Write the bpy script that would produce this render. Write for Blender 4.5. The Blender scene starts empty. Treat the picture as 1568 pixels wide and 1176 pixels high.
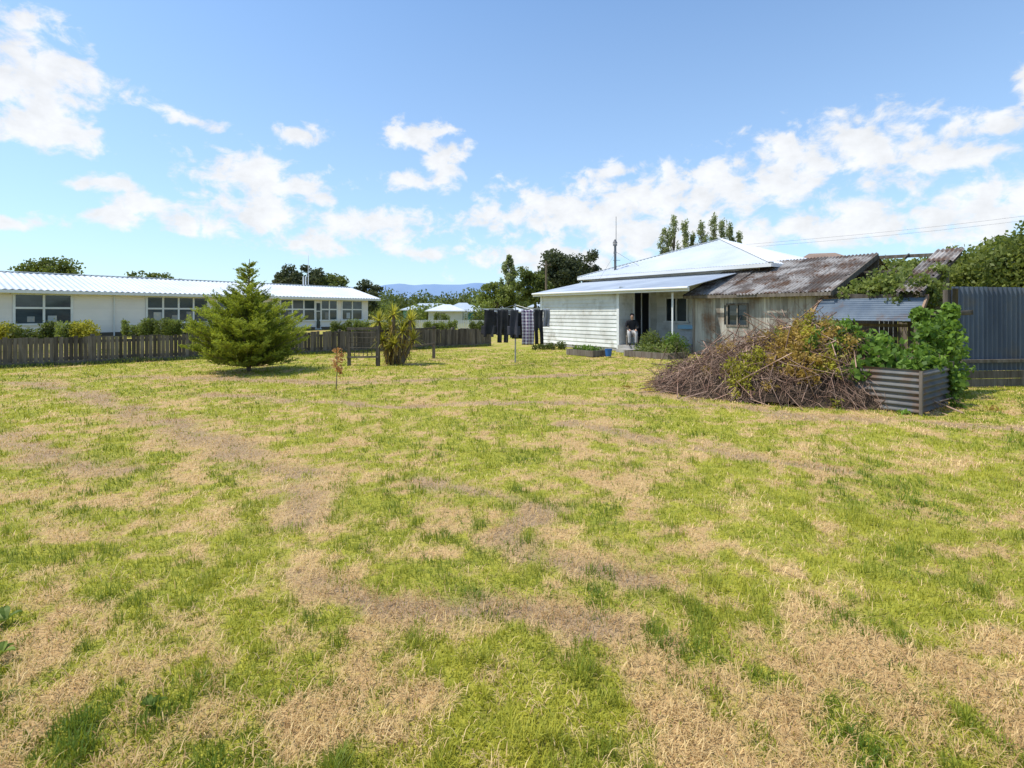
import bpy, math, random
import numpy as np
from mathutils import Vector, Matrix
R=random.Random(7); rng=np.random.default_rng(7)
scene=bpy.context.scene
COL=scene.collection
# ------------------------------------------------------------------ helpers
def empty(name,loc=(0,0,0)):
    e=bpy.data.objects.new(name,None); e.location=loc; e.empty_display_size=.3
    COL.objects.link(e); return e
def link(ob,parent):
    COL.objects.link(ob)
    if parent is not None:
        ob.parent=parent
        ob.matrix_parent_inverse=Matrix.Translation(parent.location).inverted()
    return ob
def mesh_np(name,V,F,mat,parent=None,rnd=None,extra=None,smooth=False):
    V=np.asarray(V,dtype=np.float32); F=np.asarray(F,dtype=np.int32)
    k=F.shape[1]; me=bpy.data.meshes.new(name)
    me.vertices.add(len(V)); me.vertices.foreach_set('co',V.ravel())
    me.loops.add(F.size); me.loops.foreach_set('vertex_index',F.ravel())
    me.polygons.add(len(F)); me.polygons.foreach_set('loop_start',np.arange(0,F.size,k,dtype=np.int32))
    try: me.polygons.foreach_set('loop_total',np.full(len(F),k,dtype=np.int32))
    except Exception: pass
    me.update(calc_edges=True)
    d={} if extra is None else dict(extra)
    if rnd is not None: d['rnd']=rnd
    for n_,a in d.items():
        at=me.attributes.new(n_,'FLOAT','POINT'); at.data.foreach_set('value',np.asarray(a,dtype=np.float32))
    if smooth: me.polygons.foreach_set('use_smooth',np.ones(len(F),dtype=bool))
    me.materials.append(mat); me.validate()
    return link(bpy.data.objects.new(name,me),parent)
class B:
    def __init__(s): s.v=[];s.f=[];s.c=[]
    def add(s,vs,fs,val=None):
        if val is None: val=R.random()
        k=len(s.v); s.v+= [tuple(v) for v in vs]; s.c+=[val]*len(vs)
        s.f+=[tuple(i+k for i in f) for f in fs]
    def box(s,c,u,v,w,val=None):
        c,u,v,w=map(Vector,(c,u,v,w))
        vs=[c+i*u+j*v+k*w for i in(-1,1) for j in(-1,1) for k in(-1,1)]
        s.add(vs,[(0,1,3,2),(4,6,7,5),(0,4,5,1),(2,3,7,6),(0,2,6,4),(1,5,7,3)],val)
    def beam(s,p,q,w,h,val=None):
        p,q=Vector(p),Vector(q); d=q-p; L=d.length; d.normalize()
        up=Vector((0,0,1)) if abs(d.z)<.95 else Vector((.6,-.8,0))
        sd=d.cross(up).normalized(); u2=sd.cross(d)
        s.box((p+q)/2,d*L/2,sd*w/2,u2*h/2,val)
    def cyl(s,p,q,r1,r2,n=8,val=None,cap=True):
        p,q=Vector(p),Vector(q); d=(q-p).normalized()
        up=Vector((0,0,1)) if abs(d.z)<.9 else Vector((1,0,0))
        a=d.cross(up).normalized(); b=d.cross(a)
        vs=[];
        for c,r in((p,r1),(q,r2)):
            for i in range(n):
                t=2*math.pi*i/n; vs.append(c+a*r*math.cos(t)+b*r*math.sin(t))
        fs=[(i,(i+1)%n,n+(i+1)%n,n+i) for i in range(n)]
        if cap: fs+=[tuple(range(n)),tuple(range(2*n-1,n-1,-1))]
        s.add(vs,fs,val)
    def quad(s,a,b,c,d,val=None): s.add([a,b,c,d],[(0,1,2,3)],val)
    def build(s,name,mat,parent=None,smooth=False):
        me=bpy.data.meshes.new(name); me.from_pydata(s.v,[],s.f); me.update()
        at=me.attributes.new('rnd','FLOAT','POINT'); at.data.foreach_set('value',s.c)
        if smooth:
            for p in me.polygons: p.use_smooth=True
        me.materials.append(mat)
        return link(bpy.data.objects.new(name,me),parent)
class Wall:
    def __init__(s,O,d,n): s.O=Vector((O[0],O[1],0)); s.d=Vector((d[0],d[1],0)).normalized(); s.n=Vector((n[0],n[1],0)).normalized()
    def p(s,t,o,z): return s.O+s.d*t+s.n*o+Vector((0,0,z))
    def box(s,b,t0,t1,o0,o1,z0,z1,val=None):
        b.box(s.p((t0+t1)/2,(o0+o1)/2,(z0+z1)/2),s.d*(t1-t0)/2,s.n*(o1-o0)/2,(0,0,(z1-z0)/2),val)
    def boards(s,b,t0,t1,z0,z1,pitch=.15,lip=.018,o=0):
        z=z0
        while z<z1-.01:
            zt=min(z+pitch,z1); v=R.random()
            b.quad(s.p(t0,o+lip,z),s.p(t1,o+lip,z),s.p(t1,o+.002,zt),s.p(t0,o+.002,zt),v)
            b.quad(s.p(t0,o,z),s.p(t1,o,z),s.p(t1,o+lip,z),s.p(t0,o+lip,z),v)
            z+=pitch
    def window(s,bf,bg,t0,t1,z0,z1,n=1,transom=None,fw=.05,o=.02):
        bg.quad(s.p(t0,o+.012,z0),s.p(t1,o+.012,z0),s.p(t1,o+.012,z1),s.p(t0,o+.012,z1))
        s.box(bf,t0-fw,t1+fw,o,o+.06,z1,z1+fw,.5); s.box(bf,t0-fw-.03,t1+fw+.03,o,o+.09,z0-fw,z0,.5)
        for i in range(n+1):
            t=t0+(t1-t0)*i/n; s.box(bf,t-fw/2,t+fw/2,o,o+.055,z0,z1,.5)
        if transom:
            s.box(bf,t0,t1,o,o+.05,transom-fw/2,transom+fw/2,.5)
def corr(b,O,U,V,N,lu,lv,pitch=.076,amp=.01,seg=6,rows=1,sag=0):
    O,U,V,N=map(Vector,(O,U,V,N)); nu=max(2,int(lu/pitch*seg)); vs=[]; fs=[]
    for i in range(nu+1):
        u=lu*i/nu; a=amp*math.sin(2*math.pi*u/pitch)
        for j in range(rows+1):
            vs.append(O+U*u+V*(lv*j/rows)+N*(a))
    k=rows+1
    for i in range(nu):
        for j in range(rows): fs.append((i*k+j,(i+1)*k+j,(i+1)*k+j+1,i*k+j+1))
    b.add(vs,fs,R.random())
# ------------------------------------------------------------------ materials
def nd(nt,t,**kw):
    n=nt.nodes.new(t)
    for k,v in kw.items(): setattr(n,k,v)
    return n
def new_mat(name):
    m=bpy.data.materials.new(name); m.use_nodes=True; m.node_tree.nodes.clear()
    return m,m.node_tree
def mixc(nt,fac,a,b,mode='MIX'):
    m=nd(nt,'ShaderNodeMix',data_type='RGBA',blend_type=mode)
    for sock,val in((m.inputs[0],fac),(m.inputs[6],a),(m.inputs[7],b)):
        if isinstance(val,bpy.types.NodeSocket): nt.links.new(val,sock)
        elif isinstance(val,(int,float)): sock.default_value=val
        else: sock.default_value=(*val,1)
    return m.outputs[2]
def mth(nt,op,a,b=None,c=None,clamp=False):
    m=nd(nt,'ShaderNodeMath',operation=op); m.use_clamp=clamp
    for i,val in enumerate((a,b,c)):
        if val is None: continue
        if isinstance(val,bpy.types.NodeSocket): nt.links.new(val,m.inputs[i])
        else: m.inputs[i].default_value=val
    return m.outputs[0]
def noise_(nt,vec,scale,detail=5,rough=.55,dist=0):
    n=nd(nt,'ShaderNodeTexNoise'); n.inputs['Scale'].default_value=scale; n.inputs['Detail'].default_value=detail
    n.inputs['Roughness'].default_value=rough; n.inputs['Distortion'].default_value=dist
    nt.links.new(vec,n.inputs['Vector']); return n.outputs[0]
def objvec(nt,scale=(1,1,1)):
    tc=nd(nt,'ShaderNodeTexCoord'); mp=nd(nt,'ShaderNodeMapping'); mp.inputs['Scale'].default_value=scale
    nt.links.new(tc.outputs['Object'],mp.inputs['Vector']); return mp.outputs[0]
def mr(nt,v,a,b,c=0,d=1):
    m=nd(nt,'ShaderNodeMapRange'); m.inputs[1].default_value=a;m.inputs[2].default_value=b;m.inputs[3].default_value=c;m.inputs[4].default_value=d
    nt.links.new(v,m.inputs[0]); return m.outputs[0]
def attr(nt,n='rnd'):
    a=nd(nt,'ShaderNodeAttribute'); a.attribute_name=n; return a.outputs['Fac']
def M(name,c1,c2=None,scale=(3,3,3),rough=.8,rnd=.25,bump=0,metal=0,spec=.3,stops=(.35,.65),c3=None,s3=.8,stops3=(.52,.66)):
    m,nt=new_mat(name); v=objvec(nt,scale); n=noise_(nt,v,1,5,.6)
    col=mixc(nt,mr(nt,n,*stops),c1,c2 or c1)
    if c3 is not None:
        n3=noise_(nt,objvec(nt),s3,6,.65); col=mixc(nt,mr(nt,n3,*stops3),col,c3)
    a=attr(nt); k=mr(nt,a,0,1,1-rnd,1+rnd)
    cb=nd(nt,'ShaderNodeCombineColor'); [nt.links.new(k,cb.inputs[i]) for i in range(3)]
    col=mixc(nt,1.0,col,cb.outputs[0],'MULTIPLY')
    p=nd(nt,'ShaderNodeBsdfPrincipled'); nt.links.new(col,p.inputs['Base Color'])
    p.inputs['Roughness'].default_value=rough; p.inputs['Metallic'].default_value=metal; p.inputs['Specular IOR Level'].default_value=spec
    if bump:
        bp=nd(nt,'ShaderNodeBump'); bp.inputs['Strength'].default_value=bump; bp.inputs['Distance'].default_value=.01
        nt.links.new(n,bp.inputs['Height']); nt.links.new(bp.outputs[0],p.inputs['Normal'])
    o=nd(nt,'ShaderNodeOutputMaterial'); nt.links.new(p.outputs[0],o.inputs[0]); return m
def LM(name,dark,light,trans=.35,nscale=1.2):
    m,nt=new_mat(name); a=attr(nt); n=noise_(nt,objvec(nt),nscale,1)
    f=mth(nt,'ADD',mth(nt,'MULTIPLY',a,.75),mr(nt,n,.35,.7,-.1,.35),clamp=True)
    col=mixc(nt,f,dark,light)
    d=nd(nt,'ShaderNodeBsdfPrincipled'); nt.links.new(col,d.inputs['Base Color']); d.inputs['Roughness'].default_value=.55; d.inputs['Specular IOR Level'].default_value=.25
    t=nd(nt,'ShaderNodeBsdfTranslucent'); c2=mixc(nt,.6,col,(light[0]*1.3,light[1]*1.35,light[2]*.8)); nt.links.new(c2,t.inputs[0])
    mx=nd(nt,'ShaderNodeMixShader'); mx.inputs[0].default_value=trans
    nt.links.new(d.outputs[0],mx.inputs[1]); nt.links.new(t.outputs[0],mx.inputs[2])
    o=nd(nt,'ShaderNodeOutputMaterial'); nt.links.new(mx.outputs[0],o.inputs[0]); return m
white=M('white_paint',(.72,.72,.71),(.64,.64,.62),(.8,.8,2),.6,.04)
white_old=M('old_white_paint',(.72,.72,.69),(.58,.57,.53),(1.5,1.5,.8),.7,.12,c3=(.38,.35,.29),s3=1.6,stops3=(.53,.74))
cream=M('cream_weatherboard',(.80,.74,.68),(.72,.67,.62),(.5,.5,1),.7,.03)
whiteroof=M('white_roof',(.66,.69,.72),(.54,.58,.63),(.5,.5,.5),.5,.03,spec=.3)
greyroof=M('pale_iron_roof',(.48,.52,.57),(.36,.40,.46),(.8,.8,.8),.5,.05,spec=.3,c3=(.34,.31,.28),s3=1.2,stops3=(.6,.8))
rust=M('rusty_iron_roof',(.135,.110,.095),(.36,.335,.31),(1.3,1.3,1.3),.9,.22,c3=(.12,.070,.045),s3=1.8,stops3=(.49,.62),bump=.2,stops=(.44,.58))
oldwood=M('weathered_wood',(.13,.10,.075),(.25,.215,.175),(14,14,1.2),.9,.35,bump=.5)
fencewood=M('fence_wood',(.075,.06,.045),(.155,.13,.105),(12,12,1.5),.95,.5,bump=.5)
shedboard=M('shed_boards',(.44,.41,.35),(.22,.19,.155),(8,8,.8),.9,.28,bump=.4,c3=(.21,.125,.075),s3=1.3,stops3=(.52,.68))
navy=M('navy_corrugated_iron',(.065,.085,.125),(.10,.125,.165),(3,3,.6),.55,.18,c3=(.13,.12,.11),s3=1.3,stops3=(.55,.75))
bluegrey=M('galvanised_iron',(.09,.12,.16),(.15,.18,.215),(2,2,2),.6,.1,metal=0,c3=(.15,.09,.055),s3=1.7,stops3=(.56,.75))
darkiron=M('dark_galvanised_iron',(.085,.085,.085),(.15,.145,.135),(2,2,2),.75,.1,metal=0,c3=(.13,.075,.045),s3=2.2,stops3=(.46,.64))
glass=M('window_glass',(.020,.030,.038),(.06,.08,.09),(.6,.6,1.3),.06,.3,spec=.6)
dark=M('dark_interior',(.012,.012,.013),None,rough=.9)
metal=M('grey_metal',(.35,.36,.38),(.45,.45,.46),rough=.4,metal=.7)
bark=M('bark',(.10,.075,.05),(.18,.14,.10),(8,8,2),.95,.2,bump=.5)
concrete=M('concrete',(.30,.28,.26),(.40,.38,.35),(4,4,4),.9,.05)
# ------------------------------------------------------------------ noise fields
T=rng.random((256,256))
def vn(x,y):
    xi=np.floor(x).astype(int); yi=np.floor(y).astype(int); fx=x-xi; fy=y-yi
    fx=fx*fx*(3-2*fx); fy=fy*fy*(3-2*fy)
    g=lambda a,b:T[a&255,b&255]
    return (g(xi,yi)*(1-fx)+g(xi+1,yi)*fx)*(1-fy)+(g(xi,yi+1)*(1-fx)+g(xi+1,yi+1)*fx)*fy
def fbm(x,y,o=4):
    s=0;a=.5;t=0
    for i in range(o):
        s=s+a*vn(x+17.3*i,y+9.1*i); t+=a; a*=.6; x,y=x*1.63-y*1.2,x*1.2+y*1.63
    return s/t
def segd(x,y,pts):
    d=np.full(x.shape,1e9)
    for (ax,ay),(bx,by) in zip(pts[:-1],pts[1:]):
        vx,vy=bx-ax,by-ay; t=np.clip(((x-ax)*vx+(y-ay)*vy)/(vx*vx+vy*vy),0,1)
        d=np.minimum(d,np.hypot(x-ax-t*vx,y-ay-t*vy))
    return d
TR=[([(-10.5,11.2),(-8.0,9.8),(-5.0,7.2),(-3.3,5.95),(-2.05,4.8),(-1.5,3.95)],.24),
    ([(-8,7.4),(-6.3,6.4),(-5.05,5.66),(-3.85,4.86)],.2),
    ([(.84,7.0),(1.7,6.25),(2.47,5.4),(3.1,5.0)],.16),
    ([(-.9,4.7),(-.1,4.2),(.25,3.35),(.7,3.1)],.15),
    ([(-6,9.6),(-2,8.3),(1,8.9),(3,8.2)],.15),
    ([(-1.2,3.0),(-.4,2.6),(.3,2.6)],.12),
    ([(-9,12.4),(-4,11),(0,12),(3,13)],.24),([(2.5,9.8),(4,7.6),(7,6.6)],.2)]
def trail(x,y):
    wx=x+ (fbm(x*1.5,y*1.5,3)-.5)*.7; wy=y+(fbm(x*1.5+50,y*1.5,3)-.5)*.7
    m=np.zeros(x.shape)
    for pts,w in TR: m=np.maximum(m,np.exp(-(segd(wx,wy,pts)/w)**2))
    return np.clip(m*(-.2+2.4*fbm(x*2.6+30,y*2.6,4)),0,1)
def green(x,y):
    a=fbm(x*.7+5,y*.7+3,3); b=fbm(x*3.1+40,y*3.1,3); c=fbm(x*.16+3,y*.16,2); d=fbm(x*9+11,y*9+70,2)
    # faint mower passes running from the near left towards the house
    st=.09*np.sin((x*.84-y*.54)*2*math.pi/1.15+2.5*(a-.5))
    g=.70+(a-.5)*.9+(b-.5)*2.0+(c-.5)*.4+(d-.5)*1.6+st
    g=g-np.clip((3.2-y)/3,0,.5)*.42
    return np.clip(g-.8*trail(x,y),0,1)
# ------------------------------------------------------------------ ground
def axis(lo,hi,flo,fhi,fine,mlo,mhi,mid,far):
    c=list(np.arange(flo,fhi,fine)); 
    up=list(np.arange(fhi,mhi,mid)); dn=list(np.arange(flo-mid,mlo,-mid))
    s=mid;v=mhi
    f1=[]
    while v<hi: f1.append(v); s*=1.35; v+=s
    f1.append(hi); s=mid; v=mlo; f2=[]
    while v>lo: f2.append(v); s*=1.35; v-=s
    f2.append(lo)
    return np.array(sorted(set([round(q,3) for q in c+up+dn+f1+f2])))
xs=axis(-6000,6000,-8,8,.05,-26,26,.14,1); ys=axis(-6000,6000,.8,9,.05,-3,32,.14,1)
GX,GY=np.meshgrid(xs,ys); nx,ny=len(xs),len(ys)
near=np.exp(-(np.hypot(GX,GY)/40)**2)
GZ=(fbm(GX*.35,GY*.35,3)-.5)*.07*near+(fbm(GX*2.2,GY*2.2,3)-.5)*.03*near
V=np.stack([GX.ravel(),GY.ravel(),GZ.ravel()],1)
I=np.arange(nx*ny).reshape(ny,nx); F=np.stack([I[:-1,:-1].ravel(),I[:-1,1:].ravel(),I[1:,1:].ravel(),I[1:,:-1].ravel()],1)
m,nt=new_mat('lawn_ground'); v=objvec(nt)
g=attr(nt,'green'); t=attr(nt,'trail')
n1=noise_(nt,v,9,5,.7); n2=noise_(nt,v,60,4,.7); n4=noise_(nt,v,1.4,5,.65)
gg=mth(nt,'ADD',g,mr(nt,n1,.3,.7,-.4,.4)); gg=mth(nt,'ADD',gg,mr(nt,n4,.3,.7,-.15,.15)); gg=mr(nt,gg,.10,.80)
straw=mixc(nt,mr(nt,n2,.35,.65),(.36,.225,.10),(.66,.46,.22))
grn=mixc(nt,mr(nt,n1,.35,.65),(.20,.225,.028),(.40,.37,.055))
c=mixc(nt,gg,straw,grn)
c=mixc(nt,mth(nt,'MULTIPLY',t,.8),c,mixc(nt,mr(nt,n2,.4,.6),(.24,.165,.11),(.42,.30,.19)))
c=mixc(nt,mr(nt,n2,.50,.68,0,.45),c,(.14,.10,.04))
p=nd(nt,'ShaderNodeBsdfPrincipled'); nt.links.new(c,p.inputs['Base Color']); p.inputs['Roughness'].default_value=.95; p.inputs['Specular IOR Level'].default_value=.1
bp=nd(nt,'ShaderNodeBump'); bp.inputs['Strength'].default_value=.7; bp.inputs['Distance'].default_value=.03; nt.links.new(mth(nt,'ADD',n1,mth(nt,'MULTIPLY',n2,.5)),bp.inputs['Height']); nt.links.new(bp.outputs[0],p.inputs['Normal'])
o=nd(nt,'ShaderNodeOutputMaterial'); nt.links.new(p.outputs[0],o.inputs[0]); ground_mat=m
mesh_np('ground',V,F,ground_mat,None,None,{'green':green(GX,GY).ravel(),'trail':trail(GX,GY).ravel()},True)
# ------------------------------------------------------------------ grass blades
lawn=empty('lawn_grass')
def gz(x,y):
    nr=np.exp(-(np.hypot(x,y)/40)**2); return (fbm(x*.35,y*.35,3)-.5)*.07*nr+(fbm(x*2.2,y*2.2,3)-.5)*.03*nr
def blades(name,x,y,L,w,tilt,mat,rnd,flat=False):
    n=len(x); z=gz(x,y)-.003; az=rng.random(n)*6.283; dx,dy=np.cos(az),np.sin(az)
    sx,sy=-dy,dx
    t1=tilt*.6; t2=np.minimum(tilt*1.35,1.6)
    base=np.stack([x,y,z],1); 
    d1=np.stack([dx*np.sin(t1),dy*np.sin(t1),np.cos(t1)],1)*(L*.5)[:,None]
    d2=np.stack([dx*np.sin(t2),dy*np.sin(t2),np.cos(t2)],1)*(L*.5)[:,None]
    if flat: base[:,2]+=rng.random(n)*.02+.004
    s=np.stack([sx,sy,np.zeros(n)],1)*(w/2)[:,None]
    mid=base+d1; tip=mid+d2
    V=np.stack([base-s,base+s,mid+s*.8,mid-s*.8,tip],1).reshape(-1,3)
    k=(np.arange(n)*5)[:,None]
    F=np.concatenate([k+np.array([[0,1,2]]),k+np.array([[0,2,3]]),k+np.array([[3,2,4]])],0)
    mesh_np(name,V,F,mat,lawn,np.repeat(rnd,5))
gmat=LM('green_grass',(.085,.15,.014),(.46,.43,.05),.32,.8)
smat=LM('dry_grass',(.32,.18,.07),(.80,.60,.28),.2,.8)
N=430000
Yb=np.exp(rng.uniform(math.log(1.2),math.log(21),N)); Xb=rng.uniform(-1,1,N)*(1.12*Yb+.5)
g_=green(Xb,Yb); t_=trail(Xb,Yb); tuft=fbm(Xb*9+3,Yb*9+8,2)
isg=rng.random(N)<np.clip(g_*1.15+(tuft-.5)*1.5,.12,.97)
wf=np.maximum(1,Yb/3.2)
x,y,g2,tf,w2=Xb[isg],Yb[isg],g_[isg],tuft[isg],wf[isg]; n=len(x)
L=rng.uniform(.014,.042,n)*(.65+.6*g2)*(1+2.0*np.clip(tf-.58,0,.3)*3)
big=fbm(x*.9+77,y*.9+12,2); med=fbm(x*4+7,y*4+31,2)
blades('green_blades',x,y,L,.0036*w2*rng.uniform(.7,1.5,n),rng.uniform(.15,1.2,n),gmat,np.clip(.66-1.3*np.clip(tf-.5,-.25,.4)-.9*(big-.5)-1.5*(med-.5)+rng.normal(0,.22,n),0,1))
q=~isg; q&=rng.random(N)<.7
x,y,t2,w2=Xb[q],Yb[q],t_[q],wf[q]; n=len(x)
blades('dry_blades',x,y,rng.uniform(.02,.07,n),.0028*w2*rng.uniform(.6,1.6,n),rng.uniform(.9,1.5,n),smat,np.clip(.55-.5*t2+rng.normal(0,.3,n),0,1),True)
# ------------------------------------------------------------------ foliage tools
def leaves(name,C,L,W,mat,parent,rnd,up=0.0,D=None):
    n=len(C); t=rng.normal(size=(n,3)) if D is None else D+rng.normal(size=(n,3))*.35
    t/=np.linalg.norm(t,axis=1)[:,None]
    r=rng.normal(size=(n,3)); r[:,2]*=.6
    b=np.cross(t,r); b/=np.linalg.norm(b,axis=1)[:,None]+1e-9
    L=np.broadcast_to(L,(n,))[:,None]; W=np.broadcast_to(W,(n,))[:,None]
    V=np.stack([C-t*L/2,C+b*W/2,C+t*L/2,C-b*W/2],1).reshape(-1,3)
    F=np.arange(4*n).reshape(n,4)
    return mesh_np(name,V,F,mat,parent,np.repeat(rnd,4))
def sph(n):
    v=rng.normal(size=(n,3)); return v/np.linalg.norm(v,axis=1)[:,None]
def tree(name,x,y,h,r,base,mat,K=26,n=4000,leaf=.25,kind='round',trunk=.18,wisp=.5):
    e=empty(name,(x,y,0)); b=B()
    cz=(h+base)/2; hz=(h-base)/2
    d=sph(K); rad=rng.uniform(.35,.88,K)
    cc=d*rad[:,None]*np.array([r,r,hz])+np.array([x,y,cz])
    if kind=='column':
        tt=np.linspace(0,1,K); a=rng.random(K)*6.28; rr=r*np.sin(np.pi*np.clip(tt*.85+.12,0,1))**.7*rng.uniform(.2,.8,K)
        cc=np.stack([x+np.cos(a)*rr,y+np.sin(a)*rr,base+(h-base)*tt*.96],1)
    if kind=='spread':
        cc[:,2]=base+(h-base)*(.45+.45*rng.random(K))*(1-.35*(np.hypot(cc[:,0]-x,cc[:,1]-y)/r)**2)
    if kind=='bush': cc[:,2]=np.maximum(cc[:,2],base+.1*r)
    top=Vector((x+R.uniform(-.05,.05)*r,y,base+(h-base)*.7))
    p=Vector((x,y,-.05)); m1=Vector((x+R.uniform(-.1,.1),y,base+(h-base)*.3))
    b.cyl(p,m1,trunk,trunk*.7,8); b.cyl(m1,top,trunk*.7,trunk*.15,7)
    for c in cc:
        s=min(max((c[2]-base)/(h-base)*.6,0.02),.8)
        st=m1.lerp(top,s) if c[2]>m1.z else p.lerp(m1,.9)
        mid=st.lerp(Vector(c),.5)+Vector((R.uniform(-.1,.1)*r,R.uniform(-.1,.1)*r,-.03*h))
        b.cyl(st,mid,trunk*.3,trunk*.18,5,cap=False); b.cyl(mid,c,trunk*.18,trunk*.05,5,cap=False)
    b.build('trunk_and_limbs',bark,e)
    cr=rng.uniform(.24,.46,K)*r*(1.0 if kind!='column' else .8)
    if kind=='bush': cr=rng.uniform(.14,.27,K)*r
    idx=rng.integers(0,K,n); dd=sph(n)*(rng.random(n)**wisp)[:,None]; dd[:,2]*=(.75 if kind!='column' else 1.8)
    C=cc[idx]+dd*cr[idx][:,None]
    C[:,2]=np.maximum(C[:,2],.05)
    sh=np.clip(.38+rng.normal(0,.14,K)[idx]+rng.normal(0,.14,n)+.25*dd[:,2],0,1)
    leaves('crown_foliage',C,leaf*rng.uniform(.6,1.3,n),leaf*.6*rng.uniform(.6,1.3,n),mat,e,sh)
    return e
lf_dark=LM('dark_foliage',(.034,.046,.025),(.125,.140,.060),.28)
lf_mid=LM('mid_foliage',(.045,.068,.018),(.19,.22,.05),.33)
lf_hedge=LM('hedge_foliage',(.06,.085,.018),(.27,.30,.06),.35)
lf_light=LM('light_foliage',(.07,.10,.028),(.30,.34,.08),.38)
lf_poplar=LM('poplar_foliage',(.14,.17,.08),(.36,.39,.20),.5)
lf_bright=LM('bright_vine_leaves',(.03,.07,.012),(.22,.34,.05),.35,4)
lf_yel=LM('yellow_green_leaves',(.14,.14,.02),(.55,.50,.06),.35,2)
lf_con=LM('conifer_needles',(.045,.075,.012),(.42,.46,.055),.35,1.5)
lf_dead=LM('dead_ochre_leaves',(.20,.12,.03),(.55,.38,.09),.3,3)
lf_red=LM('sapling_leaves',(.30,.12,.05),(.55,.30,.12),.35,3)
# ------------------------------------------------------------------ trees
tree('spreading_tree',-52.8,60,7.9,3.4,3.8,lf_mid,24,2600,.36,'spread')
tree('round_tree',-34,50,5.7,2.4,1.5,lf_mid,30,5000,.32)
tree('round_tree',-28.0,66,8.2,1.9,2,lf_dark,28,5000,.36)
tree('round_tree',-25.6,66,7.6,2.4,1.5,lf_dark,28,5000,.36)
tree('round_tree',-23.2,67,6.9,2.2,1.5,lf_mid,28,4000,.36)
tree('round_tree',-19.5,70,6.3,2.4,1,lf_dark,28,4000,.36)
tree('poplar_tree',-.4,60,8.0,1.2,1.2,lf_poplar,34,5000,.26,'column')
tree('round_tree',2.4,55,6.9,2.2,1,lf_mid,34,7000,.30)
tree('round_tree',-1.6,58,5.0,2.4,.6,lf_light,30,5000,.30)
tree('macrocarpa_tree',5.9,60,9.9,3.1,1.2,lf_dark,60,16000,.34,'round',.2,.45)
tree('macrocarpa_tree',9.6,61,8.8,2.0,1.2,lf_dark,34,6000,.30)
for (x,y,h,r) in((14.6,50,9.6,.9),(15.6,50.4,10.9,1.0),(16.6,50,10.3,.9),(17.4,50.5,9.2,.8),(18.3,50.3,10.3,1.0),(19.3,50,10.9,.95),(20.3,50.5,10.5,1.0),(21.3,51,10.2,.9),(22.2,51,9.4,.8)):
    tree('poplar_tree',x,y,h,r,3,lf_poplar,44,3000,.18,'column',.12,.7)
tree('round_tree',12.9,52,7.6,1.9,1.5,lf_light,26,4000,.25)
tree('garden_tree',16.9,16.8,4.45,3.1,.3,lf_hedge,230,60000,.16,'bush',.14,.4)
tree('garden_tree',20.5,17.5,5.0,3.2,.3,lf_hedge,150,26000,.19,'bush',.14,.4)
tree('round_tree',27,38,5.6,2.7,1,lf_light,34,6500,.26)
tree('round_tree',31,40,6.2,3.0,1,lf_mid,34,6500,.28)
def belt(name,x0,x1,y0,y1,hmin,hmax,mat,K,n,leaf):
    e=empty(name,((x0+x1)/2,(y0+y1)/2,0))
    cx=rng.uniform(x0,x1,K); cy=rng.uniform(y0,y1,K); hh=rng.uniform(hmin,hmax,K)
    idx=rng.integers(0,K,n); d=sph(n)*(rng.random(n)**.5)[:,None]
    C=np.stack([cx[idx]+d[:,0]*hh[idx]*.5,cy[idx]+d[:,1]*hh[idx]*.5,hh[idx]*.5+d[:,2]*hh[idx]*.5],1)
    b=B()
    for a,c_,h in zip(cx,cy,hh): b.cyl((a,c_,0),(a,c_,h*.7),.15,.05,5)
    b.build('trunks',bark,e)
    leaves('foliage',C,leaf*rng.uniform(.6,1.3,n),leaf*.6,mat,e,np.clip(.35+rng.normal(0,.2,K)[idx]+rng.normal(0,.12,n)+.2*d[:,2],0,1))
belt('distant_trees',-34,32,92,118,4,7.0,lf_mid,60,26000,.55)
belt('distant_trees',-200,220,170,240,6,10,lf_dark,130,26000,1.3)
belt('distant_trees',-30,0,72,90,1.5,4.2,lf_light,26,9000,.4)
belt('distant_trees',-110,-45,75,100,3,5.2,lf_mid,30,8000,.5)
# hills
m_h=M('haze_tinted_hill',(.18,.27,.42),(.21,.30,.44),(.002,.002,.004),1,0,spec=0)  # atmospheric haze painted into the hills' blue base colour
def hills(name,Y,amp,base,seed,mat,xr):
    xs=np.linspace(-xr,xr,260); pr=base+amp*fbm(xs/900+seed,np.zeros_like(xs)+seed,5)
    rows=[(0,0),(.18,.35),(.4,.75),(.6,1),(1.4,.9)]
    V=[];
    for r,k in rows:
        V.append(np.stack([xs,np.full_like(xs,Y+r*800),pr*k*(1+.06*(vn(xs/120+r*9,xs*0+r)-.5))],1))
    V=np.concatenate(V); n=len(xs); I=np.arange(len(V)).reshape(len(rows),n)
    F=np.stack([I[:-1,:-1].ravel(),I[:-1,1:].ravel(),I[1:,1:].ravel(),I[1:,:-1].ravel()],1)
    mesh_np(name,V,F,mat,None,np.full(len(V),.5),None,True)
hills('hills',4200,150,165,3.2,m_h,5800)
m_h2=M('haze_tinted_near_hill',(.12,.18,.23),(.15,.21,.25),(.004,.004,.01),1,0,spec=0)  # nearer ridge, base colour also blue-grey with painted-in distance haze
hills('hills',2600,50,52,7.7,m_h2,5000)
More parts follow.
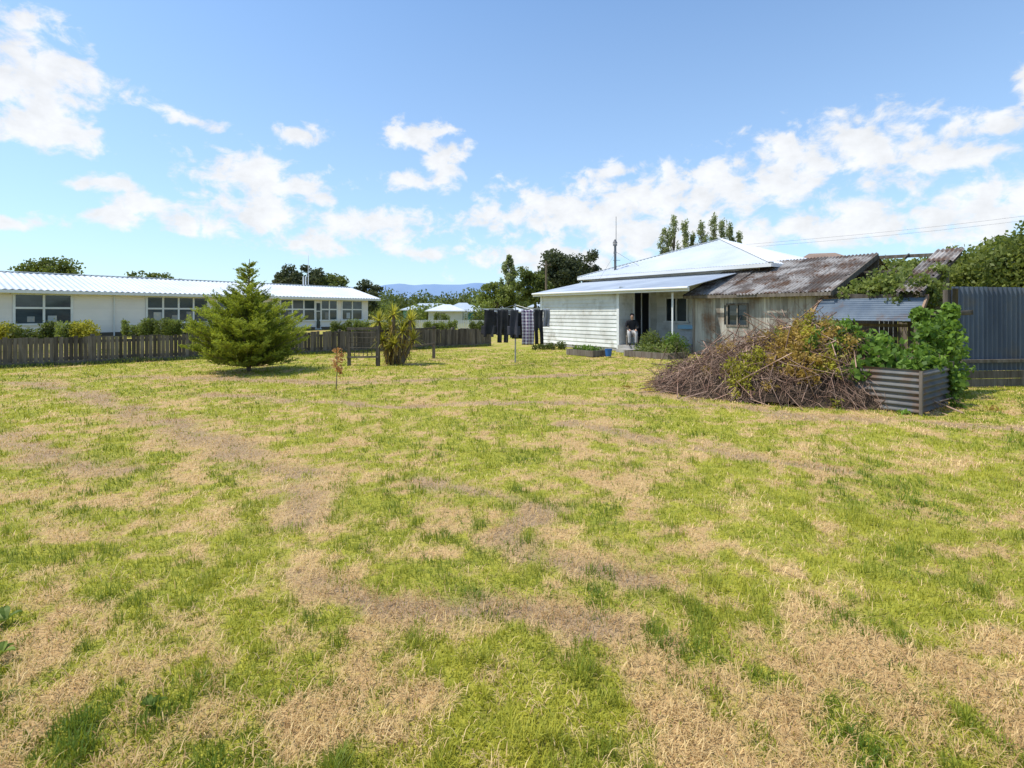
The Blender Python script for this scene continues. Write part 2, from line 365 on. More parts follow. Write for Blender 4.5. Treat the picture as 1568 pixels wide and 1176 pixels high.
# ------------------------------------------------------------------ paling fence
fe=empty('wooden_paling_fence',(-9,17.5,0))
fd=Vector((.814,.580,0)); fn=Vector((.580,-.814,0)); fw=Wall((-24.0,6.84),fd,fn); FL=28.3
b=B(); t=0
while t<FL:
    w=R.uniform(.09,.105); h=.80+R.uniform(-.035,.025)-(.0 if R.random()>.04 else .12)
    tl=R.uniform(-.006,.006)
    fw.box(b,t,t+w,tl,.02+tl,.03,h); t+=w+R.uniform(.003,.012)
b.build('palings',fencewood,fe)
b=B(); fw.box(b,0,FL,-.06,-.012,.62,.70); fw.box(b,0,FL,-.06,-.012,.15,.23); fw.box(b,0,FL,.03,.055,.0,.13)
t=0
while t<FL: fw.box(b,t,t+.1,-.17,-.063,-.1,.86); t+=2.4
b.build('rails_and_posts',fencewood,fe)
n=9000; tt=rng.uniform(0,FL,n); oo=np.abs(rng.normal(0,.12,n))+.03
C=np.array([fw.p(tt[i],oo[i],0) for i in range(n)]); hh=.04+.16*fbm(tt*1.5,tt*0+4,2)*np.exp(-oo*3); C[:,2]=rng.random(n)*hh
leaves('fence_foot_grass',C,.10,.014,lf_light,lawn,np.clip(rng.normal(.55,.25,n),0,1),0,np.tile([0,0,1.0],(n,1)))
# ------------------------------------------------------------------ school
sc=empty('school_building',(-20,40,0)); S=Wall((-28.3,28.9),(.591,.807),(.807,-.591))
b=B(); S.boards(b,-14,25,0,2.85,.17); b.quad(S.p(25,0,0),S.p(25,-8,0),S.p(25,-8,2.85),S.p(25,0,2.85)); b.add([S.p(25,0,2.85),S.p(25,-8,2.85),S.p(25,-4,3.9)],[(0,1,2)])
b.quad(S.p(-14,-8,0),S.p(25,-8,0),S.p(25,-8,2.85),S.p(-14,-8,2.85)); b.quad(S.p(-14,0,0),S.p(-14,-8,0),S.p(-14,-8,2.85),S.p(-14,0,2.85))
b.build('walls',cream,sc)
b=B()
Vv=(S.p(0,-4,3.98)-S.p(0,.6,2.78)); lv=Vv.length; Vv.normalize(); Nn=S.d.cross(Vv)
corr(b,S.p(-15,.6,2.78),S.d,Vv,Nn,41,lv,.3,.025,6)
Vv=(S.p(0,-8.6,2.78)-S.p(0,-4,3.98)); Vv.normalize(); corr(b,S.p(-15,-4,3.98),S.d,Vv,S.d.cross(Vv),41,lv,.3,.025,6)
b.build('roof',whiteroof,sc)
b=B(); S.box(b,-15,26,.56,.62,2.58,2.76,.5); S.box(b,-15,26,.0,.55,2.70,2.72,.5)
for tt in (26.0,-15.03):
    b.beam(S.p(tt,.6,2.72),S.p(tt,-4,3.90),.05,.16,.5); b.beam(S.p(tt,-4,3.90),S.p(tt,-8.6,2.72),.05,.16,.5)
b.beam(S.p(-15,-4,4.01),S.p(26,-4,4.01),.3,.04,.5)
fr=b; bg=B()
for (t0,t1,n) in((-12.5,-8,4),(-6.5,-2.2,4),(.55,3.1,2),(7.0,10.8,4),(11.4,14.6,3),(16.3,19.4,3),(20.0,21.6,2),(22.1,24.3,2)):
    S.window(fr,bg,t0,t1,.86,2.5,n,1.75,.11)
S.window(fr,bg,19.5,19.95,.1,2.3,1,1.6,.06)
for t in(5.2,15.6): fr.cyl(S.p(t,.08,0),S.p(t,.08,2.6),.04,.04,8)
fr.build('window_frames_and_fascia',white,sc); bg.build('window_glass',glass,sc)
b=B()
for t0 in(1.1,2.0,7.4,8.5,9.4,12.0,13.1,17.0,18.1,20.4,22.6): S.box(b,t0,t0+R.uniform(.25,.5),.033,.036,.95,1.0+R.uniform(.25,.55))
b.build('window_displays',M('paper_displays',(.20,.25,.30),(.40,.36,.30),(3,3,3),.5,.4),sc)
b=B(); S.box(b,-14,25,.02,.05,0,.25,.4); b.build('base_board',M('brown_base',(.10,.08,.06),None),sc)
b=B(); b.cyl(S.p(22,-5,3.6),S.p(22,-5,6.9),.035,.02,6); 
for k in(-.12,.12): b.cyl(S.p(21.6+k,-5,3.6),S.p(21.6+k,-5,4.9),.06,.06,8)
b.build('roof_vents_and_mast',white,sc)
def shrub(name,x,y,w,h,mat,n=1800,leaf=.07,d=None):
    e=empty(name,(x,y,0)); K=max(6,int(w*6)); d=d or .35
    cx=x+rng.uniform(-w/2,w/2,K)*.85; cy=y+rng.uniform(-d,d,K)*.6; hh=h*rng.uniform(.55,1,K); cr=np.minimum(rng.uniform(.2,.34,K),h*.4)
    b=B()
    for i in range(K):
        for j in range(3): b.cyl((cx[i]+R.uniform(-.03,.03),cy[i],0),(cx[i]+R.uniform(-.15,.15),cy[i]+R.uniform(-.15,.15),hh[i]*.85),.012,.004,4,cap=False)
    b.build('stems',bark,e)
    idx=rng.integers(0,K,n); dd=sph(n)*(rng.random(n)**.5)[:,None]
    C=np.stack([cx[idx]+dd[:,0]*cr[idx],cy[idx]+dd[:,1]*cr[idx],hh[idx]*rng.uniform(.25,1,n)-cr[idx]*.3+dd[:,2]*cr[idx]*.7],1)
    C[:,2]=np.maximum(C[:,2],.03)
    leaves('foliage',C,leaf*rng.uniform(.7,1.4,n),leaf*.6,mat,e,np.clip(.4+rng.normal(0,.15,K)[idx]+rng.normal(0,.15,n),0,1))
    return e
for (x,y,w,h,mt) in((-24.6,25.6,1.6,1.15,lf_yel),(-23.3,25.5,2.2,1.15,lf_mid),(-21.6,25.3,1.6,1.15,lf_light),(-20.8,25.3,1.0,1.15,lf_yel),(-22.5,31.3,1.9,1.25,lf_light),(-21.5,31.5,1.6,1.2,lf_mid),(-20.3,31.4,1.3,1.25,lf_light),(-19.6,32,1,1.1,lf_mid),(-10.5,36,1.7,1.1,lf_light),(-11.8,36,1.5,1.2,lf_mid),(-9.3,36,1.5,1.0,lf_light),(-25.5,24,1.5,1.3,lf_mid)):
    shrub('garden_shrub',x,y,w,h,mt,2600,.11)
# ------------------------------------------------------------------ distant houses
teal=M('teal_paint',(.16,.42,.42),(.2,.46,.45),(1,1,1),.7,.05)
pale=M('pale_wall',(.50,.52,.48),(.58,.58,.55),(1,1,1),.7,.05)
bluroof=M('blue_grey_roof',(.36,.42,.48),(.44,.49,.54),(1,1,1),.6,.05)
brownroof=M('brown_tile_roof',(.22,.15,.11),(.30,.22,.17),(1,1,1),.8,.1)
def house(name,O,ang,L,D,h,rh,wall,roof):
    dx=(math.cos(ang),math.sin(ang)); n=(math.sin(ang),-math.cos(ang)); W=Wall(O,dx,n); e=empty(name,(*O,0))
    b=B(); W.boards(b,0,L,0,h,.2); b.quad(W.p(0,0,0),W.p(0,-D,0),W.p(0,-D,h),W.p(0,0,h)); b.quad(W.p(L,0,0),W.p(L,-D,0),W.p(L,-D,h),W.p(L,0,h)); b.quad(W.p(0,-D,0),W.p(L,-D,0),W.p(L,-D,h),W.p(0,-D,h))
    b.build('walls',wall,e)
    b=B(); ov=.45; r=D*.35
    A=[W.p(-ov,ov,h-.08),W.p(L+ov,ov,h-.08),W.p(L+ov,-D-ov,h-.08),W.p(-ov,-D-ov,h-.08)]; P=W.p(r,-D/2,h+rh); Q=W.p(L-r,-D/2,h+rh)
    b.add(A+[P,Q],[(0,1,5,4),(1,2,5),(2,3,4,5),(3,0,4),(0,3,2,1)],.5); b.build('roof',roof,e)
    bf=B(); bg=B(); t=.8
    while t<L-1.8: W.window(bf,bg,t,t+1.5,.9,h-.4,2); t+=2.9
    W.box(bf,-ov,L+ov,ov-.02,ov+.05,h-.22,h-.07,.5)
    bf.build('window_frames',white,e); bg.build('window_glass',glass,e)
house('timber_house',(-17.5,84),.0,8,6,2.0,1.0,teal,bluroof)
house('timber_house',(-10.5,84),.15,5.5,6,2.0,1.1,pale,bluroof)
house('timber_house',(-11.2,70),.05,4.5,5,1.8,.8,pale,whiteroof)
house('timber_house',(-6.4,76),-.1,4.5,5,1.75,.9,teal,bluroof)
house('timber_house',(-2.9,66),-.1,4.2,5,1.7,.75,pale,whiteroof)
house('timber_house',(2.8,80),-.1,6,6,2.4,1.2,pale,bluroof)
b=B(); pf=empty('white_boundary_fence',(-8,52,0))
for t in np.arange(-14,1,.16): b.box((t,47.5,.4),(.065,0,0),(0,.012,0),(0,0,.4))
b.build('pickets',pale,pf)
for (x,y,w,h,mt) in((-6,44,3,.9,lf_light),(-2,42,3,.9,lf_mid),(-10,46,3,1.0,lf_mid),(1,41,3,1.0,lf_light),(-4,55,3,1.5,lf_mid),(-8,60,2,1.6,lf_light),(0,54,3,1.5,lf_light),(-12,58,3,1.6,lf_mid)): shrub('garden_shrub',x,y,w,h,mt,2000,.14)
house('neighbour_house',(17.5,34.5),-.35,6.5,7,3.9,1.75,white,brownroof)
# ------------------------------------------------------------------ main house
ho=empty('weatherboard_house',(6,22,0))
a=Vector((.6,-.8,0)); bb=Vector((.8,.6,0)); C0=(4.16,20.3)
H=Wall(C0,a,-bb)
b=B(); H.boards(b,-4.7,0,.12,2.28,.16,.026)
RW=Wall(C0,bb,a); RW.boards(b,0,2.3,.12,2.5,.16,.02)
BW=Wall(tuple((Vector((*C0,0))+bb*2.3)[:2]),a,-bb); BW.boards(b,0,3.6,.12,2.7,.16,.02)
LW=Wall(tuple((Vector((*C0,0))-a*4.7)[:2]),bb,-a); LW.boards(b,0,3.2,.12,2.4,.16)
H.boards(b,-4.7,3.9,2.7,3.3,.14,.02,-3.2)
b.build('weatherboards',white_old,ho)
b=B()
MLW=Wall(tuple((Vector((*C0,0))-a*4.7+bb*3.2)[:2]),bb,-a); MLW.boards(b,0,9,.1,3.3,.16)
H.boards(b,-4.7,2.6,0,3.3,.16,.02,-3.25)
b.build('main_walls',white,ho)
b=B(); O=H.p(-4.9,.28,2.36); E=H.p(-4.9,-3.18,3.02); Vv=E-O; lv=Vv.length; Vv.normalize(); corr(b,O,a,Vv,a.cross(Vv),8.2,lv,.12,.022,5)
b.build('lean_to_roof',greyroof,ho)
b=B(); H.box(b,-4.95,3.3,.24,.275,2.22,2.35,.5); b.cyl(H.p(-4.95,.32,2.33),H.p(3.3,.32,2.33),.045,.045,8,.5)
b.beam(H.p(-4.93,.26,2.29),H.p(-4.93,-3.18,2.94),.03,.14,.5)
H.box(b,-4.72,-4.6,.0,.035,.05,2.28,.5); H.box(b,-.1,.02,.0,.035,.05,2.28,.5)
H.box(b,2.45,2.50,.0,.05,.1,2.2,.6)
for t in(.78,1.76): RW.box(b,t,t+.08,.02,.06,.26,2.28,.5)
RW.box(b,.78,1.84,.02,.065,2.28,2.36,.5); RW.box(b,1.27,1.31,.03,.05,.26,2.28,.5)
BW.window(b,(bgl:=B()),.5,1.5,1.15,2.05,2,None,.06)
b.build('trim_and_fascia',white,ho); bgl.build('porch_window_glass',glass,ho)
b=B(); RW.box(b,.861,1.759,.021,.028,.26,2.279,.5); b.build('open_door',dark,ho)
b=B(); H.box(b,0.02,2.6,-2.28,.1,.0,.24,.5); H.box(b,.3,1.7,.1,.5,0,.12,.5); b.build('porch_deck',concrete,ho)
b=B(); H.box(b,-4.7,0,-.05,.005,.0,.12,.4); b.build('foundation',concrete,ho)
ML=Vector((*C0,0))-a*4.7+bb*3.2; Wd,Dd=8.8,9.0; ov=.45
def mp(s,t,z): return ML+a*s+bb*t+Vector((0,0,z))
c00,c10,c11,c01=mp(-ov,-ov,3.24),mp(Wd+ov,-ov,3.24),mp(Wd+ov,Dd+ov,3.24),mp(-ov,Dd+ov,3.24); ap1,ap2=mp(Wd/2,Dd/2-.15,5.0),mp(Wd/2,Dd/2+.15,5.0)
def corr_tri(b,A,Bp,P,Q,pitch=.12,amp=.02):
    e=(Bp-A); L=e.length; e.normalize(); up=((P+Q)/2-(A+Bp)/2); up-=e*up.dot(e); n_=e.cross(up).normalized()
    lp=(P-A).dot(e); lq=(Q-A).dot(e); n=int(L/pitch*5); vs=[];fs=[]
    for i in range(n+1):
        u=L*i/n; k=min(1,u/lp if lp>0 else 1,(L-u)/(L-lq)); off=n_*amp*math.sin(2*math.pi*u/pitch)
        vs+=[A+e*u+off,A+e*u+up*k+off]
        if i: fs.append((2*i-2,2*i,2*i+1,2*i-1))
    b.add(vs,fs,.5)
b=B(); corr_tri(b,c00,c10,ap1,ap1); corr_tri(b,c10,c11,ap1,ap2); corr_tri(b,c11,c01,ap2,ap2); corr_tri(b,c01,c00,ap2,ap1)
b.build('main_roof',whiteroof,ho)
b=B()
for c_ in(c00,c10): b.beam(c_+Vector((0,0,.03)),ap1+Vector((0,0,.04)),.16,.025,.5)
b.beam(c00-Vector((0,0,.07)),c10-Vector((0,0,.07)),.05,.13,.5); b.beam(c00-Vector((0,0,.07)),c01-Vector((0,0,.07)),.05,.13,.5); b.beam(c10-Vector((0,0,.07)),c11-Vector((0,0,.07)),.05,.13,.5)
b.quad(mp(-ov,-ov,3.16),mp(Wd+ov,-ov,3.16),mp(Wd+ov,0,3.16),mp(-ov,0,3.16))
b.build('ridge_caps_and_gutter',white,ho)
b=B(); px_,py_=4.95,25.1
b.cyl((px_,py_,2.9),(px_,py_,4.7),.05,.05,10); b.cyl((px_,py_,4.7),(px_,py_,4.78),.10,.10,10); b.cyl((px_,py_,4.82),(px_,py_,5.0),.12,.03,10); b.cyl((px_,py_,4.3),(px_,py_,4.42),.07,.07,10)
b.cyl((px_+.05,py_,2.9),(px_+.05,py_,6.1),.02,.012,6)
b.beam((px_-.1,py_,4.0),(px_+.25,py_,4.0),.02,.02); b.cyl((px_+.05,py_,4.4),(px_+1.3,py_-1,3.4),.006,.006,4); b.cyl((px_+.05,py_,4.4),(px_-1.0,py_-1,2.9),.006,.006,4)
b.build('flue_and_aerial',M('dark_metal',(.10,.10,.11),(.2,.2,.2),rough=.5,metal=.5),ho)
b=B(); BW.box(b,1.2,2.2,.05,.25,.85,1.0); b.build('planter_box',M('blue_planter',(.25,.45,.6),None),ho)
# ------------------------------------------------------------------ old shed
sh=empty('old_shed',(8,17,0)); Sd=Wall((6.5,18.75),a,-bb)
b=B(); t=0
while t<4.7:
    w=R.uniform(.14,.2); 
    if 1.36-.05<t+w and t<2.02: 
        Sd.box(b,t,t+w-.006,0,.02,0,1.08); Sd.box(b,t,t+w-.006,0,.02,1.74,2.08)
    else: Sd.box(b,t,t+w-.006,R.uniform(-.004,.004),.02,R.uniform(0,.05),2.08)
    t+=w
b.build('front_boards',shedboard,sh)
b=B(); Sd.box(b,0,4.7,-3.2,-3.15,0,3.3); Sd.box(b,-.02,.0,-3.2,0,0,2.08); Sd.box(b,4.66,4.7,-3.1,-.03,0,2.08); b.build('other_walls',oldwood,sh)
b=B(); Sd.box(b,1.2,2.15,-.03,-.02,1.0,1.8); b.build('window_glass',glass,sh)
b=B(); 
for (t0,t1,z0,z1) in((1.3,2.08,1.74,1.80),(1.3,2.08,1.02,1.08),(1.3,1.36,1.08,1.74),(2.02,2.08,1.08,1.74),(0,.09,0,2.06),(-.05,4.75,2.02,2.1)): Sd.box(b,t0,t1,.023,.045,z0,z1)
Sd.box(b,1.66,1.70,.0,.02,1.08,1.74)
b.build('window_frame_and_trim',oldwood,sh)
b=B(); z0,z1=2.08,3.38
Vv=(Sd.p(0,-3.2,z1)-Sd.p(0,.3,z0-.02)); lv=Vv.length; Vv.normalize(); Nn=a.cross(Vv)
t=-.15; k=0
while t<4.6:
    wd=min(.66,4.65-t); tt=R.uniform(-.07,.07)
    for (s0,s1) in((0,.42),(.39,.72),(.70,1.0)):
        corr(b,Sd.p(t,.3,z0)+Vv*(lv*s0+tt)+Nn*(.012*(k%2)+.02*s0+R.uniform(0,.012)),a,(Vv+Nn*R.uniform(-.010,.010)+a*R.uniform(-.01,.01)).normalized(),Nn,wd+.03,lv*(s1-s0),.11,.024,6)
    t+=wd; k+=1
corr(b,Sd.p(-.15,-3.2,z1),a,(Sd.p(0,-5.0,2.6)-Sd.p(0,-3.2,z1)).normalized(),Nn,4.8,1.8,.1,.018,5)
X0,X1=4.7,6.45
for i,(s0,s1,dx) in enumerate(((0,.36,.02),(.33,.70,-.05),(.67,1.0,.03))):
    corr(b,Sd.p(X1-.28+dx,.3,z0-.04)+Vv*(lv*s0)+Nn*.012*i,a,(Vv+Nn*R.uniform(-.008,.008)).normalized(),Nn,.62+R.uniform(-.06,.06),lv*(s1-s0)+R.uniform(-.03,.05),.11,.024,6)
b.build('rusty_roof',rust,sh)
b=B(); b.beam(Sd.p(-.17,.32,z0-.05),Sd.p(4.67,.32,z0-.05),.03,.10); b.beam(Sd.p(4.67,.3,z0-.05),Sd.p(4.67,-3.2,z1-.05),.05,.16); b.beam(Sd.p(-.19,.3,z0-.03),Sd.p(-.19,-3.2,z1-.03),.05,.14); 
b.beam(Sd.p(X0+.8,.1,z0-.05),Sd.p(X0+.8,-3.2,z1-.08),.04,.08)
b.beam(Sd.p(X0,-3.2,z1-.10),Sd.p(X1+.2,-3.2,z1-.16),.06,.10); b.beam(Sd.p(X0,-1.9,2.74),Sd.p(X1,-1.9,2.70),.04,.06); b.beam(Sd.p(X0-.2,.02,z0-.1),Sd.p(X1,.02,z0-.18),.08,.12)
b.cyl(Sd.p(X1,0,0),Sd.p(X1,0,2.0),.07,.06,8); b.cyl(Sd.p(X1,-3.1,0),Sd.p(X1,-3.1,3.15),.07,.06,8); b.cyl(Sd.p(X1,-1.5,0),Sd.p(X1,-1.5,2.55),.06,.05,8)
b.beam(Sd.p(X1,.0,1.2),Sd.p(X1,-3.1,1.2),.05,.09); b.beam(Sd.p(X0,0,1.15),Sd.p(X1,0,1.15),.06,.08)
b.beam(Sd.p(X1-.2,.3,z0-.13),Sd.p(X1-.2,-3.25,z1-.13),.05,.10); b.beam(Sd.p(X1+.3,.3,z0-.13),Sd.p(X1+.3,-3.25,z1-.13),.05,.10)
for i in range(14): Sd.box(b,X0+.02+i*.125,X0+.13+i*.125,-3.2,-3.17,.1,2.1+R.uniform(-.3,.5))
b.build('timber_frame',fencewood,sh)
b=B(); Vd=(Sd.p(0,.75,1.28)-Sd.p(0,.02,1.88)); lv=Vd.length; Vd.normalize()
corr(b,Sd.p(4.3,.05,1.88),Vd,a,Vd.cross(a),lv,2.5,.09,.018,6)
b.build('awning_sheet',bluegrey,sh)
b=B(); b.beam(Sd.p(6.82,.03,1.92),Sd.p(6.82,.78,1.27),.05,.1); b.beam(Sd.p(4.28,.03,1.9),Sd.p(4.28,.78,1.25),.05,.08); b.build('awning_edge',M('rusty_edge',(.22,.10,.05),(.3,.2,.13),rnd=.1),sh)
# ------------------------------------------------------------------ right corrugated fence
rf=empty('corrugated_iron_fence',(12,10.8,0)); Fw=Wall((8.75,10.4),(1,.12),(.12,-1))
b=B(); t=0
while t<9: corr(b,Fw.p(t,-.002*(int(t*10)%2),.33),Fw.d,(0,0,1),Fw.n,.79,1.68+R.uniform(-.015,.01),.11,.02,6); t+=.76
b.build('iron_sheets',navy,rf)
b=B(); t=0
while t<9:
    Fw.box(b,t,t+1.18,.03,.055,.02,.17); Fw.box(b,t,t+1.18,.032,.057,.18,.33); t+=1.2
for t in np.arange(0,9,1.8): Fw.box(b,t-.06,t+.06,-.13,-.03,-.1,1.95)
Fw.box(b,0,9,-.045,-.025,1.85,1.95); 
Fw.box(b,.15,9,.04,.10,.50,.56)
b.build('kickboards_and_posts',fencewood,rf)
po=empty('timber_post',(8.35,9.9,0)); b=B(); b.cyl((8.35,9.9,-.1),(8.40,9.9,1.95),.055,.045,9); b.cyl((8.0,9.75,-.1),(7.95,9.75,1.6),.04,.035,9); b.beam((7.8,9.8,1.45),(8.8,10.0,1.5),.05,.09); b.build('posts',fencewood,po,True)
# ------------------------------------------------------------------ compost bin
cb=empty('corrugated_compost_bin',(5.95,7.9,0)); K0=Wall((5.95,7.6),-a,-bb); K1=Wall((5.95,7.6),bb,a)
b=B(); corr(b,K0.p(0,0,.02),(0,0,1),K0.d,K0.n,.64,1.5,.09,.016,6); corr(b,K1.p(0,0,.02),(0,0,1),K1.d,K1.n,.62,1.5,.09,.016,6)
corr(b,K0.p(0,-1.5,.02),(0,0,1),K0.d,K0.n,.66,1.5,.09,.016,6)
b.build('iron_sides',darkiron,cb)
b=B(); K0.box(b,-.02,.02,-.02,.02,-.05,.64); K1.box(b,1.47,1.53,-.03,.03,-.05,.7); K0.box(b,1.47,1.53,-.03,.03,-.05,.72); b.build('corner_posts',fencewood,cb)
# ------------------------------------------------------------------ brush pile
bp_=empty('brush_pile',(4.95,9.7,0)); PC=np.array([4.98,9.72]); pu=np.array([.86,-.51]); pv=np.array([.51,.86])
def pileh(s,t):
    r=np.sqrt((np.abs(s)/2.35)**2+(np.abs(t)/1.5)**2)
    prof=np.clip(1-r,0,1)**.62*np.where(s<0,1-.12*np.abs(s),1)
    return prof*(1.30+.55*(fbm(s*1.9+9,t*1.9+4,3)-.5)*2)*np.where(s>.2,1.1,1)
ss=np.linspace(-2.3,2.3,70); ts=np.linspace(-1.45,1.45,46); SS,TT=np.meshgrid(ss,ts); HH=pileh(SS,TT)*.78+(fbm(SS*6,TT*6,3)-.5)*.15
P=np.stack([PC[0]+pu[0]*SS+pv[0]*TT,PC[1]+pu[1]*SS+pv[1]*TT,HH-.08],-1).reshape(-1,3)
I=np.arange(len(P)).reshape(46,70); F=np.stack([I[:-1,:-1].ravel(),I[:-1,1:].ravel(),I[1:,1:].ravel(),I[1:,:-1].ravel()],1)
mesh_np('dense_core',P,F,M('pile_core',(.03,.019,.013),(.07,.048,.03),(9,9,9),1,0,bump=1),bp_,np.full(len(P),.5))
def sticks(n,lmin,lmax,rmin,rmax,lift,wild=.28,low=-.2):
    V=[];F=[];C=[];k=0
    s=rng.uniform(-2.35,2.35,n); t=rng.uniform(-1.5,1.5,n)
    ok=((np.abs(s)/2.35)**2+(np.abs(t)/1.5)**2)<1.03; s=s[ok]; t=t[ok]; h=pileh(s,t)
    e=.05; gs=(pileh(s+e,t)-pileh(s-e,t))/(2*e); gt=(pileh(s,t+e)-pileh(s,t-e))/(2*e)
    for i in range(len(s)):
        th=R.random()*6.283; ds,dt=math.cos(th),math.sin(th); sl=max(-1.2,min(1.2,gs[i]*ds+gt[i]*dt))
        d=np.array([pu[0]*ds+pv[0]*dt,pu[1]*ds+pv[1]*dt,sl*.9+R.gauss(0,wild)]); d/=np.linalg.norm(d)
        L=R.uniform(lmin,lmax); r=R.uniform(rmin,rmax); c0=np.array([PC[0]+pu[0]*s[i]+pv[0]*t[i],PC[1]+pu[1]*s[i]+pv[1]*t[i],max(.03,h[i]+R.uniform(low,lift))])
        bend=np.array([R.gauss(0,.14),R.gauss(0,.14),R.gauss(0,.1)-.04])*L
        pts=[c0-d*L/2+bend*.5,c0-bend*.4,c0+d*L/2+bend*.5]; 
        for p_ in pts: p_[2]=max(p_[2],.01)
        x_=np.cross(d,[.3,.2,1]); x_/=np.linalg.norm(x_)+1e-9; y_=np.cross(d,x_); col=R.random()**1.4
        for p_,rr in zip(pts,(r,r*.75,r*.35)):
            for q in range(3): V.append(p_+rr*(x_*math.cos(q*2.094)+y_*math.sin(q*2.094))); C.append(col)
        for j in range(2):
            for q in range(3): F.append((k+j*3+q,k+j*3+(q+1)%3,k+j*3+3+(q+1)%3,k+j*3+3+q))
        k+=9
    return V,F,C
Vs,Fs,Cs=[],[],[]
for args in((6000,.15,.6,.0025,.007,.10,.5),(260,.7,1.6,.007,.016,.14,.35),(500,.4,.9,.003,.007,.22,1.3,-.05)):
    V2,F2,C2=sticks(*args); o_=len(Vs); Vs+=V2; Fs+=[tuple(i+o_ for i in f) for f in F2]; Cs+=C2
mesh_np('branches',np.array(Vs),np.array(Fs),M('dead_branches',(.18,.10,.07),(.38,.26,.19),(4,4,4),.9,.65),bp_,np.array(Cs))
def pileleaves(name,cs,ct,rs,rt,n,mat,leaf,lift=.08):
    k=max(4,n//38); s0=cs+rng.normal(size=k)*rs; t0=ct+rng.normal(size=k)*rt; i=rng.integers(0,k,n)
    s=s0[i]+rng.normal(size=n)*.05; t=t0[i]+rng.normal(size=n)*.05; h=pileh(s0,t0)[i]
    C=np.stack([PC[0]+pu[0]*s+pv[0]*t,PC[1]+pu[1]*s+pv[1]*t,np.maximum(h+rng.uniform(-.05,lift,k)[i]+rng.normal(0,.05,n),.03)],1)
    leaves(name,C,leaf*rng.uniform(.6,1.4,n),leaf*.45,mat,bp_,np.clip(rng.normal(.5,.2,k)[i]+rng.normal(0,.12,n),0,1))
pileleaves('ochre_leaves',.35,-.75,.22,.28,2400,lf_dead,.075,.2); pileleaves('ochre_leaves_top',.65,-.1,.4,.3,2000,lf_dead,.075,.2)
pileleaves('yellow_leaves',-.45,-1.05,.22,.18,1500,lf_yel,.06,.1); pileleaves('yellow_leaves_top',.45,-.35,.25,.22,1300,lf_yel,.06,.2)
pileleaves('scattered_dry_leaves',0,0,1.1,.7,3200,lf_dead,.05,.05); pileleaves('yellow_leaves_mid',.75,-.95,.16,.16,700,lf_yel,.06,.12)
pileleaves('green_leaves',1.45,-.3,.35,.35,2300,lf_bright,.10,.22); pileleaves('fern_leaves',.9,.2,.5,.3,900,lf_light,.08,.2)
# ------------------------------------------------------------------ vines
def vine(name,cl,n,leaf,mat=lf_bright):
    cl=np.array(cl); e=empty(name,tuple(cl[0][:3])); b=B()
    for i in range(len(cl)):
        for j in range(4):
            p=Vector(cl[i][:3]); q=Vector(cl[R.randrange(len(cl))][:3]); b.cyl((p.x+R.uniform(-.2,.2),p.y,max(0,p.z-.6)),p.lerp(q,.4),.008,.005,4,cap=False)
    b.build('stems',bark,e)
    idx=rng.integers(0,len(cl),n); d=sph(n)*(rng.random(n)**.6*1.25)[:,None]
    C=cl[idx,:3]+d*cl[idx,3][:,None]; C[:,2]=np.maximum(C[:,2],.04)
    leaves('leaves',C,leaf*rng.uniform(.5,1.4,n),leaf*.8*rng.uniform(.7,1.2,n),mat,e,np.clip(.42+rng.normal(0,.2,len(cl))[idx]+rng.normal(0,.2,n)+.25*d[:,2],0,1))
vine('climbing_vine',[(7.2,9.1,.5,.36),(7.6,9.2,.9,.34),(7.9,9.5,.55,.32),(7.7,9.6,1.25,.24),(7.3,9.2,1.1,.2),(8.1,9.7,1.15,.2),(8.1,9.7,.25,.28),(7.5,9.2,.3,.30),(6.95,8.9,.75,.2),(8.15,9.7,.8,.22),(7.4,9.5,1.45,.12),(8.2,9.8,1.5,.14),(7.0,8.5,.55,.14),(7.15,8.45,.35,.14)],4200,.095)
vine('pumpkin_vine',[(5.75,8.3,.68,.22),(6.1,8.3,.70,.2),(6.5,8.5,.66,.2),(6.75,8.7,.5,.25),(5.9,8.8,.92,.2),(6.3,9.1,.95,.22),(6.7,9.3,.9,.2),(5.5,8.75,.9,.16),(6.6,8.3,.62,.16),(5.5,8.3,.55,.15),(6.0,7.95,.62,.12)],2000,.12)
vine('roof_vine',[(9.9,14.6,2.05,.2),(10.0,14.3,2.15,.28),(9.8,14.7,2.2,.25),(10.5,14.0,2.2,.32),(10.9,14.6,2.4,.3),(11.3,15.0,2.6,.3),(9.5,14.9,2.0,.2),(10.2,13.8,1.9,.3),(10.3,13.7,1.5,.22),(11.6,15.6,2.8,.25),(12.0,15.6,2.85,.25),(10.1,14.2,2.25,.28),(11.0,15.5,2.5,.35),(12.3,15.3,2.5,.35),(10.6,13.5,2.25,.22),(10.9,13.5,2.0,.3),(11.6,14.2,2.6,.22),(11.0,13.7,1.6,.3)],4200,.11,lf_light)
